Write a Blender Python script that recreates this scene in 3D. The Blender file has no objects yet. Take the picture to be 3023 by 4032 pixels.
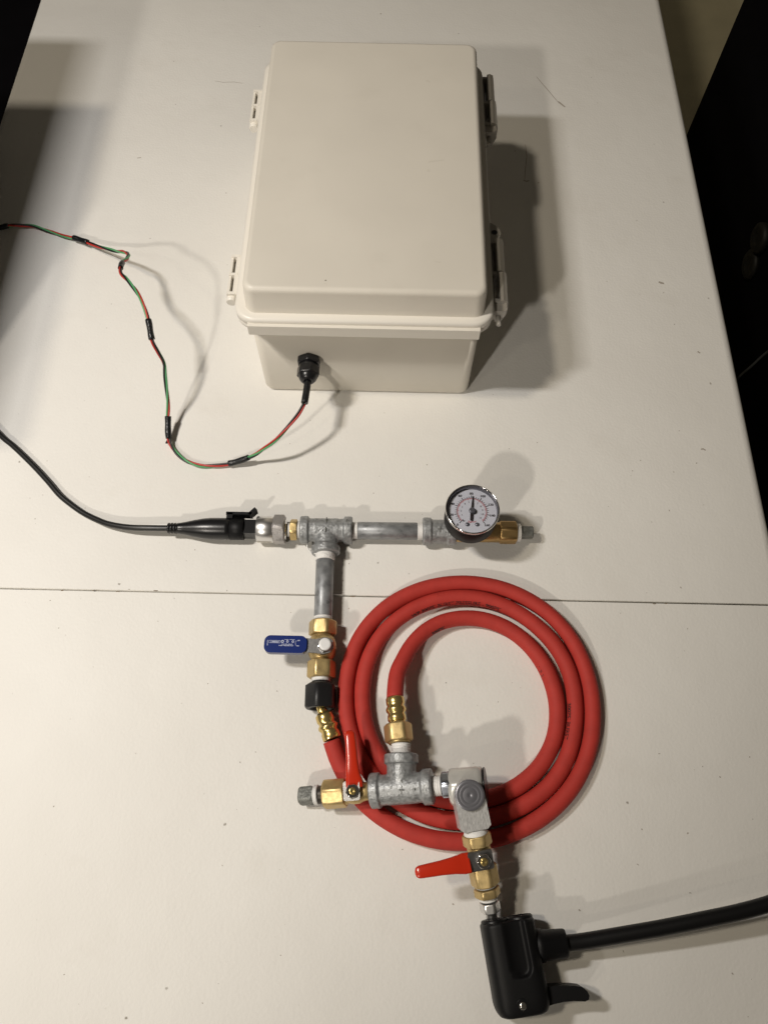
import bpy, bmesh, math, random
from mathutils import Vector, Matrix
random.seed(7)
R = math.radians
MM = 0.001
SC = bpy.context.scene
COL = SC.collection

# ------------------------------------------------------------------ camera
cam_data = bpy.data.cameras.new('camera')
cam = bpy.data.objects.new('camera', cam_data)
COL.objects.link(cam)
cam_data.sensor_fit = 'VERTICAL'
cam_data.sensor_height = 36.0
cam_data.lens = 36.0 * 3028.0 / 4032.0
cam_data.clip_start = 0.01
cam_data.clip_end = 50.0
cam.matrix_world = Matrix((
    (0.999765757, -0.0216323345, 0.000687624272, 0.054234125),
    (0.0199405422, 0.908295145, -0.417854406, -0.197877904),
    (0.0084146005, 0.417770238, 0.908513744, 0.593600961),
    (0, 0, 0, 1)))
SC.camera = cam

# ------------------------------------------------------------------ world and lamps
world = bpy.data.worlds.new('World')
SC.world = world
world.use_nodes = True
bg = world.node_tree.nodes['Background']
bg.inputs['Color'].default_value = (1.0, 0.86, 0.66, 1)
bg.inputs['Strength'].default_value = 0.045

def lamp(name, loc, power, color, radius):
    d = bpy.data.lights.new(name, 'POINT')
    d.energy = power
    d.color = color
    d.shadow_soft_size = radius
    o = bpy.data.objects.new(name, d)
    o.location = Vector(loc) * MM
    COL.objects.link(o)
    return o
lamp('room_lamp_high', (-1270, -1258, 2000), 9.0, (1.0, 0.88, 0.70), 0.05)
lamp('room_lamp_ceiling', (-1186, 0, 2400), 62.0, (1.0, 0.88, 0.70), 0.10)
# long shaded tube lamp left of the table, shining down
d = bpy.data.lights.new('room_lamp_side', 'AREA')
d.shape = 'RECTANGLE'; d.size = 0.13; d.size_y = 0.05; d.energy = 5.4; d.color = (1.0, 0.96, 0.925)
o = bpy.data.objects.new('room_lamp_side', d); o.location = (-0.487, 0.048, 0.884); COL.objects.link(o)
# lamp behind the viewer's left shoulder; cone shaped to leave the lower right dark
d = bpy.data.lights.new('room_lamp_front', 'SPOT')
d.energy = 58.0; d.color = (1.0, 0.925, 0.82); d.shadow_soft_size = 0.05; d.spot_size = R(30); d.spot_blend = 0.75
o = bpy.data.objects.new('room_lamp_front', d); o.location = (-0.885, -1.475, 1.45)
o.rotation_euler = (Vector((-0.13, 0.15, 0)) - Vector(o.location)).to_track_quat('-Z', 'Y').to_euler()
COL.objects.link(o)

SC.render.engine = 'CYCLES'
SC.cycles.use_denoising = True
SC.cycles.max_bounces = 8
SC.cycles.caustics_reflective = False
SC.cycles.caustics_refractive = False
SC.view_settings.view_transform = 'Standard'
SC.view_settings.look = 'None'
SC.view_settings.exposure = 0.0
SC.view_settings.gamma = 1.0
SC.view_settings.use_curve_mapping = False
HOSE = [(19.5, -115.0, 10.0), (24.0, -125.9, 8.4), (29.4, -136.2, 7.5), (35.7, -145.8, 6.9), (43.1, -154.3,
    6.5), (51.9, -161.6, 6.4), (61.6, -167.7, 6.3), (72.2, -172.8, 6.3), (83.2, -176.6, 6.3), (94.6, -179.1,
    6.3), (106.3, -180.2, 6.3), (118.1, -180.0, 6.3), (129.8, -178.6, 6.3), (141.4, -175.9, 6.3), (152.7,
    -171.9, 6.3), (163.6, -166.8, 6.3), (173.8, -160.5, 6.3), (183.3, -153.0, 6.3), (191.6, -144.4, 6.3),
    (198.6, -134.7, 6.3), (204.1, -124.3, 6.3), (208.3, -113.2, 6.3), (211.1, -101.8, 6.3), (212.6, -90.0,
    6.3), (212.9, -78.2, 6.3), (211.8, -66.5, 6.3), (209.3, -55.1, 6.3), (205.4, -44.1, 6.3), (200.1, -33.8,
    6.3), (193.3, -24.3, 6.3), (185.4, -15.8, 6.3), (176.3, -8.4, 6.3), (166.4, -2.1, 6.3), (155.8, 3.0, 6.3),
    (144.7, 6.7, 6.3), (133.2, 8.9, 6.3), (121.5, 9.8, 6.3), (109.7, 9.2, 6.3), (98.1, 7.2, 6.3), (86.9, 3.9,
    6.3), (76.1, -0.8, 6.3), (66.0, -6.7, 6.3), (56.8, -13.9, 6.3), (48.7, -22.2, 6.3), (41.7, -31.5, 6.3),
    (36.2, -41.7, 6.3), (32.3, -52.7, 6.3), (29.8, -64.0, 6.3), (28.7, -75.7, 6.3), (29.1, -87.4, 6.3), (30.9,
    -99.0, 6.3), (34.1, -110.2, 6.3), (38.7, -121.0, 6.3), (44.7, -131.0, 6.3), (51.9, -140.2, 6.3), (60.3,
    -148.3, 6.3), (69.7, -155.1, 6.3), (80.0, -160.5, 6.3), (90.9, -164.4, 6.3), (102.3, -166.7, 6.3), (113.9,
    -167.4, 6.3), (125.5, -166.5, 6.3), (136.8, -164.3, 6.3), (147.7, -160.6, 6.3), (158.1, -155.8, 6.3),
    (167.7, -149.7, 6.3), (176.4, -142.6, 6.3), (183.8, -134.3, 6.3), (190.0, -124.9, 6.3), (194.7, -114.6,
    6.3), (198.0, -103.6, 6.3), (199.9, -92.2, 6.3), (200.4, -80.5, 6.3), (199.4, -69.0, 6.3), (196.7, -57.8,
    6.3), (192.3, -47.1, 6.3), (186.4, -37.2, 6.3), (179.0, -28.2, 6.3), (170.5, -20.3, 6.3), (161.0, -13.7,
    6.3), (150.7, -8.6, 6.3), (139.7, -5.0, 6.3), (128.3, -3.1, 6.3), (116.7, -2.8, 6.3), (105.2, -4.1, 6.3),
    (93.9, -6.9, 6.3), (83.2, -11.3, 6.3), (73.3, -17.2, 6.3), (64.4, -24.5, 6.3), (56.7, -33.1, 6.3), (50.5,
    -42.8, 6.3), (45.9, -53.4, 6.3), (43.0, -64.5, 6.3), (41.7, -76.0, 6.3), (42.1, -87.7, 6.3), (44.0, -99.1,
    6.3), (47.6, -110.1, 6.3), (52.8, -120.4, 6.3), (59.5, -129.7, 6.3), (67.5, -137.8, 6.3), (76.8, -144.4,
    6.3), (87.1, -149.3, 6.3), (98.2, -152.5, 6.3), (109.6, -153.9, 6.3), (121.2, -153.6, 6.3), (132.6,
    -151.6, 6.3), (143.6, -148.0, 6.3), (153.9, -142.8, 6.3), (163.2, -136.0, 6.3), (171.3, -127.9, 6.3),
    (177.8, -118.5, 6.3), (182.7, -108.2, 6.3), (185.6, -97.2, 6.3), (186.6, -85.8, 6.3), (185.6, -74.5, 6.3),
    (182.7, -63.4, 6.3), (177.9, -53.0, 6.3), (171.5, -43.5, 6.3), (163.6, -35.3, 6.3), (154.5, -28.5, 6.3),
    (144.3, -23.5, 6.3), (133.4, -20.4, 6.4), (122.2, -19.5, 6.5), (111.0, -20.8, 6.9), (100.4, -24.2, 7.7),
    (90.8, -29.7, 8.8), (82.6, -37.0, 10.6), (75.9, -45.8, 12.8), (70.7, -55.6, 15.4), (66.4, -66.0, 18.3),
    (65.1, -77.4, 21.5), (64.8, -87.1, 24.0)]
WIRE = [(-339.2, 378.4, 6.0), (-331.6, 381.4, 6.0), (-319.9, 383.3, 5.0), (-307.8, 383.7, 4.0), (-291.2,
    377.7, 4.0), (-275.7, 371.3, 5.0), (-262.0, 367.0, 6.0), (-246.2, 359.6, 8.0), (-228.5, 348.1, 14.0),
    (-209.6, 334.3, 24.0), (-195.4, 322.0, 36.0), (-187.6, 311.8, 44.0), (-185.0, 300.8, 51.0), (-185.0,
    286.0, 60.0), (-180.7, 269.4, 68.0), (-172.3, 257.5, 73.0), (-161.9, 244.0, 75.0), (-154.4, 231.7, 74.0),
    (-150.4, 222.5, 71.0), (-147.5, 213.4, 68.0), (-144.4, 200.8, 64.0), (-140.6, 194.9, 55.0), (-137.5,
    190.1, 46.0), (-137.0, 182.2, 39.0), (-136.8, 171.8, 27.0), (-137.0, 163.4, 18.0), (-137.3, 155.2, 13.0),
    (-136.7, 142.0, 7.0), (-134.2, 134.1, 4.0), (-127.2, 125.1, 3.0), (-115.4, 117.2, 3.0), (-100.7, 114.2,
    3.0), (-79.0, 116.4, 5.0), (-60.3, 119.5, 13.0), (-48.9, 121.6, 23.0), (-36.5, 126.5, 33.0), (-20.9,
    141.1, 43.0), (-14.4, 151.5, 48.0)]

# ------------------------------------------------------------------ material helpers
def mat(name, color, rough=0.5, metal=0.0, spec=0.5, var=0.0, var_scale=60.0, bump=0.0, bump_scale=400.0,
        rough_var=0.0, coat=0.0, stretch=None, dark=None, dark_amt=0.0, dark_scale=90.0, subsurface=0.0):
    m = bpy.data.materials.new(name)
    m.use_nodes = True
    nt = m.node_tree
    N, L = nt.nodes, nt.links
    b = N['Principled BSDF']
    b.inputs['Base Color'].default_value = (*color, 1)
    b.inputs['Roughness'].default_value = rough
    b.inputs['Metallic'].default_value = metal
    b.inputs['Specular IOR Level'].default_value = spec
    if coat:
        b.inputs['Coat Weight'].default_value = coat
        b.inputs['Coat Roughness'].default_value = 0.12
    if var or bump or rough_var or dark_amt:
        tc = N.new('ShaderNodeTexCoord')
        mp = N.new('ShaderNodeMapping')
        L.new(tc.outputs['Object'], mp.inputs['Vector'])
        if stretch:
            mp.inputs['Scale'].default_value = stretch
        vec = mp.outputs['Vector']
        col = None
        if var or rough_var:
            n = N.new('ShaderNodeTexNoise')
            n.inputs['Scale'].default_value = var_scale
            n.inputs['Detail'].default_value = 5
            L.new(vec, n.inputs['Vector'])
            if var:
                mx = N.new('ShaderNodeMix'); mx.data_type = 'RGBA'
                mr = N.new('ShaderNodeMapRange')
                mr.inputs[1].default_value = 0.3; mr.inputs[2].default_value = 0.7
                L.new(n.outputs['Fac'], mr.inputs[0])
                L.new(mr.outputs[0], mx.inputs[0])
                mx.inputs[6].default_value = (*[max(0, c * (1 - var)) for c in color], 1)
                mx.inputs[7].default_value = (*[min(1, c * (1 + var)) for c in color], 1)
                col = mx.outputs[2]
            if rough_var:
                mr2 = N.new('ShaderNodeMapRange')
                mr2.inputs[1].default_value = 0.3; mr2.inputs[2].default_value = 0.7
                mr2.inputs[3].default_value = max(0.03, rough - rough_var)
                mr2.inputs[4].default_value = min(1, rough + rough_var)
                L.new(n.outputs['Fac'], mr2.inputs[0])
                L.new(mr2.outputs[0], b.inputs['Roughness'])
        if dark_amt:
            n3 = N.new('ShaderNodeTexNoise')
            n3.inputs['Scale'].default_value = dark_scale
            n3.inputs['Detail'].default_value = 6
            n3.inputs['Roughness'].default_value = 0.7
            L.new(vec, n3.inputs['Vector'])
            r3 = N.new('ShaderNodeMapRange')
            r3.inputs[1].default_value = 0.56; r3.inputs[2].default_value = 0.70
            r3.inputs[4].default_value = dark_amt
            L.new(n3.outputs['Fac'], r3.inputs[0])
            mx3 = N.new('ShaderNodeMix'); mx3.data_type = 'RGBA'
            L.new(r3.outputs[0], mx3.inputs[0])
            if col: L.new(col, mx3.inputs[6])
            else: mx3.inputs[6].default_value = (*color, 1)
            mx3.inputs[7].default_value = (*dark, 1)
            col = mx3.outputs[2]
        if col:
            L.new(col, b.inputs['Base Color'])
        if bump:
            n2 = N.new('ShaderNodeTexNoise')
            n2.inputs['Scale'].default_value = bump_scale
            n2.inputs['Detail'].default_value = 4
            L.new(vec, n2.inputs['Vector'])
            bp = N.new('ShaderNodeBump')
            bp.inputs['Strength'].default_value = bump
            bp.inputs['Distance'].default_value = 0.001
            L.new(n2.outputs['Fac'], bp.inputs['Height'])
            L.new(bp.outputs['Normal'], b.inputs['Normal'])
    return m

def table_material():
    m = mat('table_plastic', (0.80, 0.785, 0.765), rough=0.5, spec=0.22)
    nt = m.node_tree; N, L = nt.nodes, nt.links
    b = N['Principled BSDF']
    tc = N.new('ShaderNodeTexCoord')
    geo = N.new('ShaderNodeNewGeometry')
    P = geo.outputs['Position']
    # fine moulded pebble
    n = N.new('ShaderNodeTexNoise'); n.inputs['Scale'].default_value = 420; n.inputs['Detail'].default_value = 3
    L.new(P, n.inputs['Vector'])
    n2 = N.new('ShaderNodeTexNoise'); n2.inputs['Scale'].default_value = 38; n2.inputs['Detail'].default_value = 2
    L.new(P, n2.inputs['Vector'])
    ad = N.new('ShaderNodeMath'); ad.operation = 'MULTIPLY_ADD'
    L.new(n2.outputs['Fac'], ad.inputs[0]); ad.inputs[1].default_value = 2.2
    L.new(n.outputs['Fac'], ad.inputs[2])
    bp = N.new('ShaderNodeBump'); bp.inputs['Strength'].default_value = 0.34; bp.inputs['Distance'].default_value = 0.0006
    L.new(ad.outputs[0], bp.inputs['Height'])
    L.new(bp.outputs['Normal'], b.inputs['Normal'])
    # soft yellowing and smudges
    n3 = N.new('ShaderNodeTexNoise'); n3.inputs['Scale'].default_value = 7; n3.inputs['Detail'].default_value = 6
    L.new(P, n3.inputs['Vector'])
    mx = N.new('ShaderNodeMix'); mx.data_type = 'RGBA'
    r = N.new('ShaderNodeMapRange'); r.inputs[1].default_value = 0.35; r.inputs[2].default_value = 0.7
    L.new(n3.outputs['Fac'], r.inputs[0]); L.new(r.outputs[0], mx.inputs[0])
    mx.inputs[6].default_value = (0.83, 0.815, 0.775, 1)
    mx.inputs[7].default_value = (0.79, 0.772, 0.73, 1)
    col = mx.outputs[2]
    # rubbed smears: stretched, thresholded noise
    mp = N.new('ShaderNodeMapping'); mp.inputs['Rotation'].default_value = (0, 0, 0.5); mp.inputs['Scale'].default_value = (1.0, 1.3, 1.0)
    L.new(P, mp.inputs['Vector'])
    n5 = N.new('ShaderNodeTexNoise'); n5.inputs['Scale'].default_value = 11; n5.inputs['Detail'].default_value = 8; n5.inputs['Roughness'].default_value = 0.62
    L.new(mp.outputs['Vector'], n5.inputs['Vector'])
    r5 = N.new('ShaderNodeMapRange'); r5.inputs[1].default_value = 0.58; r5.inputs[2].default_value = 0.80; r5.inputs[4].default_value = 0.20
    L.new(n5.outputs['Fac'], r5.inputs[0])
    m5 = N.new('ShaderNodeMix'); m5.data_type = 'RGBA'
    L.new(r5.outputs[0], m5.inputs[0]); L.new(col, m5.inputs[6]); m5.inputs[7].default_value = (0.60, 0.555, 0.48, 1)
    col = m5.outputs[2]
    # dust specks in two sizes
    for scale, rad, keep in ((85, 0.055, 0.78), (38, 0.045, 0.70), (160, 0.06, 0.86)):
        v = N.new('ShaderNodeTexVoronoi'); v.inputs['Scale'].default_value = scale
        nz = N.new('ShaderNodeTexNoise'); nz.inputs['Scale'].default_value = 900
        L.new(P, nz.inputs['Vector'])
        va = N.new('ShaderNodeVectorMath'); va.operation = 'MULTIPLY_ADD'
        L.new(nz.outputs['Color'], va.inputs[0]); va.inputs[1].default_value = (0.0016, 0.0016, 0.0)
        L.new(P, va.inputs[2])
        L.new(va.outputs[0], v.inputs['Vector'])
        lt = N.new('ShaderNodeMapRange'); lt.inputs[1].default_value = rad * 0.5; lt.inputs[2].default_value = rad
        lt.inputs[3].default_value = 1; lt.inputs[4].default_value = 0
        L.new(v.outputs['Distance'], lt.inputs[0])
        sp = N.new('ShaderNodeSeparateColor'); L.new(v.outputs['Color'], sp.inputs[0])
        gt = N.new('ShaderNodeMapRange'); gt.inputs[1].default_value = keep; gt.inputs[2].default_value = 1.0
        gt.inputs[4].default_value = 0.85
        L.new(sp.outputs[0], gt.inputs[0])
        mu = N.new('ShaderNodeMath'); mu.operation = 'MULTIPLY'
        L.new(lt.outputs[0], mu.inputs[0]); L.new(gt.outputs[0], mu.inputs[1])
        m2 = N.new('ShaderNodeMix'); m2.data_type = 'RGBA'
        L.new(mu.outputs[0], m2.inputs[0]); L.new(col, m2.inputs[6]); m2.inputs[7].default_value = (0.20, 0.17, 0.13, 1)
        col = m2.outputs[2]
    L.new(col, b.inputs['Base Color'])
    rr = N.new('ShaderNodeMapRange'); rr.inputs[3].default_value = 0.46; rr.inputs[4].default_value = 0.60
    L.new(n3.outputs['Fac'], rr.inputs[0]); L.new(rr.outputs[0], b.inputs['Roughness'])
    return m

def glass_material():
    m = bpy.data.materials.new('gauge_glass')
    m.use_nodes = True
    nt = m.node_tree; N, L = nt.nodes, nt.links
    N.remove(N['Principled BSDF'])
    out = N['Material Output']
    t = N.new('ShaderNodeBsdfTransparent'); t.inputs[0].default_value = (0.99, 0.99, 1.0, 1)
    g = N.new('ShaderNodeBsdfGlossy'); g.inputs['Roughness'].default_value = 0.03
    f = N.new('ShaderNodeFresnel'); f.inputs[0].default_value = 1.45
    mx = N.new('ShaderNodeMixShader')
    L.new(f.outputs[0], mx.inputs[0]); L.new(t.outputs[0], mx.inputs[1]); L.new(g.outputs[0], mx.inputs[2])
    L.new(mx.outputs[0], out.inputs['Surface'])
    return m

M = {
    'table': table_material(),
    'seam': mat('seam_dirt', (0.16, 0.11, 0.06), 0.9),
    'mark': mat('scuff', (0.42, 0.38, 0.33), 0.8),
    'carpet': mat('carpet', (0.68, 0.62, 0.42), 0.95, var=0.06, var_scale=12, bump=0.5, bump_scale=350),
    'beige': mat('enclosure_plastic', (0.705, 0.665, 0.585), 0.42, var=0.025, var_scale=14, bump=0.12, bump_scale=1300, rough_var=0.07,
                 dark=(0.62, 0.58, 0.50), dark_amt=0.22, dark_scale=22),
    'beige2': mat('enclosure_rim_plastic', (0.79, 0.755, 0.685), 0.36, bump=0.04, bump_scale=1500),
    'strip': mat('enclosure_strip_plastic', (0.77, 0.735, 0.66), 0.4),
    'latch': mat('latch_plastic', (0.40, 0.38, 0.345), 0.42),
    'black': mat('black_plastic', (0.010, 0.010, 0.011), 0.30, bump=0.03, bump_scale=900),
    'blackm': mat('black_moulded_plastic', (0.006, 0.006, 0.0065), 0.48, spec=0.22, bump=0.12, bump_scale=1600),
    'rubber': mat('black_rubber', (0.006, 0.006, 0.0065), 0.4, spec=0.35, bump=0.05, bump_scale=900),
    'cord': mat('cable_jacket', (0.012, 0.012, 0.012), 0.38),
    'tape': mat('heat_shrink', (0.007, 0.008, 0.009), 0.28, bump=0.35, bump_scale=700),
    'wred': mat('red_wire', (0.50, 0.035, 0.025), 0.4),
    'wgreen': mat('green_wire', (0.10, 0.36, 0.15), 0.4),
    'wblack': mat('black_wire', (0.012, 0.012, 0.012), 0.4),
    'galv': mat('galvanised_iron', (0.33, 0.34, 0.345), 0.45, metal=0.45, var=0.30, var_scale=330, bump=0.25, bump_scale=700,
                rough_var=0.12, dark=(0.05, 0.05, 0.05), dark_amt=0.6, dark_scale=240),
    'pipe': mat('galvanised_pipe', (0.29, 0.30, 0.31), 0.44, metal=0.45, var=0.24, var_scale=170, bump=0.10, bump_scale=420,
                rough_var=0.10, dark=(0.06, 0.06, 0.06), dark_amt=0.7, dark_scale=150),
    'plug': mat('cast_iron_plug', (0.20, 0.205, 0.19), 0.5, metal=0.4, var=0.35, var_scale=300, bump=0.5, bump_scale=600),
    'brass': mat('brass', (0.60, 0.45, 0.21), 0.42, metal=0.75, var=0.10, var_scale=220, bump=0.05, bump_scale=900, rough_var=0.08,
                 dark=(0.33, 0.21, 0.08), dark_amt=0.5, dark_scale=160),
    'gold': mat('crimped_brass', (0.74, 0.56, 0.22), 0.26, metal=0.9, var=0.06, var_scale=200),
    'bronze': mat('dull_brass', (0.60, 0.40, 0.17), 0.38, metal=0.9, var=0.10, var_scale=200),
    'chrome': mat('polished_steel', (0.78, 0.77, 0.76), 0.14, metal=1.0),
    'can': mat('satin_stainless', (0.80, 0.79, 0.78), 0.33, metal=1.0),
    'steel': mat('stamped_steel', (0.22, 0.215, 0.21), 0.40, metal=0.9, var=0.12, var_scale=300, bump=0.08, bump_scale=900),
    'hexsteel': mat('tumbled_steel', (0.44, 0.42, 0.41), 0.40, metal=0.7, var=0.10, var_scale=900, bump=0.5, bump_scale=1500),
    'zinc': mat('zinc_plated_steel', (0.56, 0.60, 0.68), 0.25, metal=1.0, var=0.15, var_scale=300),
    'brushed': mat('brushed_steel', (0.70, 0.70, 0.69), 0.38, metal=0.55, var=0.22, var_scale=1100, bump=0.22, bump_scale=1300,
                   stretch=(1.0, 0.3, 1.0)),
    'satin': mat('satin_steel', (0.76, 0.75, 0.71), 0.32, metal=0.5, var=0.05, var_scale=300),
    'turned': mat('turned_steel', (0.24, 0.24, 0.265), 0.36, metal=0.6),
    'ptfe': mat('ptfe_tape', (0.80, 0.79, 0.77), 0.55, bump=0.3, bump_scale=800),
    'white': mat('white_cap', (0.82, 0.82, 0.82), 0.35),
    'blue': mat('blue_vinyl', (0.004, 0.020, 0.15), 0.25, coat=0.15),
    'redv': mat('red_vinyl', (0.55, 0.028, 0.008), 0.25, coat=0.25),
    'hose': mat('red_rubber_hose', (0.455, 0.041, 0.031), 0.68, spec=0.3, var=0.07, var_scale=120, bump=0.12, bump_scale=1200),
    'ink': mat('black_ink', (0.02, 0.012, 0.012), 0.6),
    'inkw': mat('white_ink', (0.62, 0.66, 0.80), 0.5),
    'inkr': mat('red_ink', (0.55, 0.05, 0.06), 0.6),
    'inkg': mat('grey_ink', (0.16, 0.13, 0.15), 0.6),
    'dial': mat('dial_face', (0.86, 0.88, 0.95), 0.5),
    'case': mat('gauge_case', (0.006, 0.0055, 0.0055), 0.5, spec=0.2, bump=0.05, bump_scale=1200),
    'label': mat('paper_label', (0.70, 0.66, 0.58), 0.5),
    'glass': glass_material(),
    'hexblack': mat('black_anodised', (0.012, 0.012, 0.013), 0.42, bump=0.05, bump_scale=900),
    'void': mat('black_cloth', (0.0025, 0.002, 0.003), 0.95, spec=0.1, var=0.2, var_scale=30),
    'voidk': mat('dark_knob', (0.010, 0.010, 0.008), 0.6),
    'coppery': mat('dark_thread', (0.10, 0.09, 0.08), 0.4, metal=0.8),
}

# ------------------------------------------------------------------ mesh helpers (all lengths in millimetres)
def V(*a):
    return Vector(a[0]) if len(a) == 1 else Vector(a)

def frame(D, up=None):
    D = V(D).normalized()
    U = V(up) if up is not None else (V(0, 0, 1) if abs(D.z) < 0.9 else V(0, 1, 0))
    U = (U - D * U.dot(D)).normalized()
    W = D.cross(U)
    return D, U, W

def lathe(bm, P, D, prof, n=48, flats=None, up=None):
    """Turn profile [(t, r), ...] about the axis; flats=(k, radius, phase) cuts it to a k-sided bar."""
    P = V(P); D, U, W = frame(D, up)
    rings = []
    for t, r in prof:
        ring = []
        for i in range(n):
            a = 2 * math.pi * i / n
            rr = r
            if flats:
                k, rf, ph = flats
                s = 2 * math.pi / k
                d = ((a - ph + s / 2) % s) - s / 2
                rr = min(r, rf / math.cos(d))
            ring.append(bm.verts.new(P + D * t + (U * math.cos(a) + W * math.sin(a)) * rr))
        rings.append(ring)
    for A, B in zip(rings[:-1], rings[1:]):
        for i in range(n):
            j = (i + 1) % n
            bm.faces.new((A[i], A[j], B[j], B[i]))
    bm.faces.new(list(reversed(rings[0])))
    bm.faces.new(rings[-1])
    return bm

def hexnut(bm, P, D, t0, t1, rf, k=6, ph=0.0, ch=1.0, up=None, n=48):
    rc = rf / math.cos(math.pi / k)
    prof = [(t0, rf * 0.96), (t0 + ch * 0.5, (rf + rc) / 2), (t0 + ch, rc), (t1 - ch, rc), (t1 - ch * 0.5, (rf + rc) / 2), (t1, rf * 0.96)]
    return lathe(bm, P, D, prof, n, (k, rf, ph), up)

def cyl(bm, P, D, t0, t1, r, n=40, ch=0.4, up=None):
    return lathe(bm, P, D, [(t0, r - ch), (t0 + ch, r), (t1 - ch, r), (t1, r - ch)], n, None, up)

def threads(bm, P, D, t0, t1, r, pitch=0.9, depth=0.35, n=32):
    prof = [(t0, r - depth)]
    t = t0
    while t + pitch <= t1 + 1e-6:
        prof += [(t + pitch * 0.3, r), (t + pitch * 0.6, r), (t + pitch, r - depth)]
        t += pitch
    return lathe(bm, P, D, prof, n)

def catmull(pts, n=6):
    pts = [V(p) for p in pts]
    P = [2 * pts[0] - pts[1]] + pts + [2 * pts[-1] - pts[-2]]
    out = []
    for i in range(1, len(P) - 2):
        a, b, c, d = P[i - 1:i + 3]
        for k in range(n):
            t = k / n
            out.append(0.5 * ((2 * b) + (c - a) * t + (2 * a - 5 * b + 4 * c - d) * t * t + (3 * b - a - 3 * c + d) * t ** 3))
    out.append(P[-2])
    return out

def frames_along(path):
    T = []
    for i in range(len(path)):
        a = path[max(0, i - 1)]; b = path[min(len(path) - 1, i + 1)]
        T.append((b - a).normalized())
    U = V(0, 0, 1)
    U = (U - T[0] * U.dot(T[0])).normalized()
    out = []
    for t in T:
        U = (U - t * U.dot(t)).normalized()
        out.append((t, U.copy(), t.cross(U)))
    return out

def tube(bm, path, r, n=12, caps=True):
    fr = frames_along(path)
    rings = []
    for i, (p, (t, u, w)) in enumerate(zip(path, fr)):
        rr = r[i] if isinstance(r, (list, tuple)) else r
        rings.append([bm.verts.new(p + (u * math.cos(2 * math.pi * k / n) + w * math.sin(2 * math.pi * k / n)) * rr) for k in range(n)])
    for A, B in zip(rings[:-1], rings[1:]):
        for k in range(n):
            j = (k + 1) % n
            bm.faces.new((A[k], A[j], B[j], B[k]))
    if caps:
        bm.faces.new(list(reversed(rings[0]))); bm.faces.new(rings[-1])
    return bm

def bevel_new(bm, verts0, w, seg=2, ang=30):
    if w <= 0: return
    es = [e for e in bm.edges if e.verts[0] not in verts0 and e.is_manifold and e.calc_face_angle(0) > R(ang)]
    bmesh.ops.bevel(bm, geom=es, offset=w, segments=seg, profile=0.5, affect='EDGES', clamp_overlap=True)

def box(bm, c, s, bev=0.5, X=(1, 0, 0), Z=(0, 0, 1), seg=2):
    old = set(bm.verts)
    X = V(X).normalized(); Z = V(Z); Z = (Z - X * Z.dot(X)).normalized(); Y = Z.cross(X)
    c = V(c); hx, hy, hz = s[0] / 2, s[1] / 2, s[2] / 2
    vs = {}
    for i in (-1, 1):
        for j in (-1, 1):
            for k in (-1, 1):
                vs[i, j, k] = bm.verts.new(c + X * hx * i + Y * hy * j + Z * hz * k)
    for f in (((-1, -1, -1), (-1, 1, -1), (1, 1, -1), (1, -1, -1)), ((-1, -1, 1), (1, -1, 1), (1, 1, 1), (-1, 1, 1)),
              ((-1, -1, -1), (1, -1, -1), (1, -1, 1), (-1, -1, 1)), ((-1, 1, -1), (-1, 1, 1), (1, 1, 1), (1, 1, -1)),
              ((-1, -1, -1), (-1, -1, 1), (-1, 1, 1), (-1, 1, -1)), ((1, -1, -1), (1, 1, -1), (1, 1, 1), (1, -1, 1))):
        bm.faces.new([vs[q] for q in f])
    bevel_new(bm, old, bev, seg)
    return bm

def prism(bm, outline, h0, h1, O=(0, 0, 0), X=(1, 0, 0), Z=(0, 0, 1), bev=0.4, seg=2):
    """Extrude a 2D outline (in the X-Y plane of the frame) from h0 to h1 along Z."""
    old = set(bm.verts)
    X = V(X).normalized(); Z = V(Z); Z = (Z - X * Z.dot(X)).normalized(); Y = Z.cross(X); O = V(O)
    A = [bm.verts.new(O + X * x + Y * y + Z * h0) for x, y in outline]
    B = [bm.verts.new(O + X * x + Y * y + Z * h1) for x, y in outline]
    n = len(outline)
    area = sum(outline[i][0] * outline[(i + 1) % n][1] - outline[(i + 1) % n][0] * outline[i][1] for i in range(n))
    if area < 0:
        A.reverse(); B.reverse()
    for i in range(n):
        j = (i + 1) % n
        bm.faces.new((A[i], A[j], B[j], B[i]))
    bm.faces.new(list(reversed(A))); bm.faces.new(B)
    bevel_new(bm, old, bev, seg, 50)
    return bm

def rrect(x0, x1, y0, y1, r, n=6):
    out = []
    for cx, cy, a0 in ((x1 - r, y1 - r, 0), (x0 + r, y1 - r, 90), (x0 + r, y0 + r, 180), (x1 - r, y0 + r, 270)):
        for k in range(n + 1):
            a = R(a0 + 90 * k / n)
            out.append((cx + r * math.cos(a), cy + r * math.sin(a)))
    return out

def loft(bm, layers, n=6):
    """Stack rounded rectangles: layers of (z, x0, x1, y0, y1, corner radius)."""
    rings = []
    for z, x0, x1, y0, y1, r in layers:
        rings.append([bm.verts.new((x, y, z)) for x, y in rrect(x0, x1, y0, y1, r, n)])
    for A, B in zip(rings[:-1], rings[1:]):
        m = len(A)
        for i in range(m):
            j = (i + 1) % m
            bm.faces.new((A[i], A[j], B[j], B[i]))
    bm.faces.new(list(reversed(rings[0]))); bm.faces.new(rings[-1])
    return bm

def flat_poly(bm, pts):
    bm.faces.new([bm.verts.new(p) for p in pts])

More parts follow.
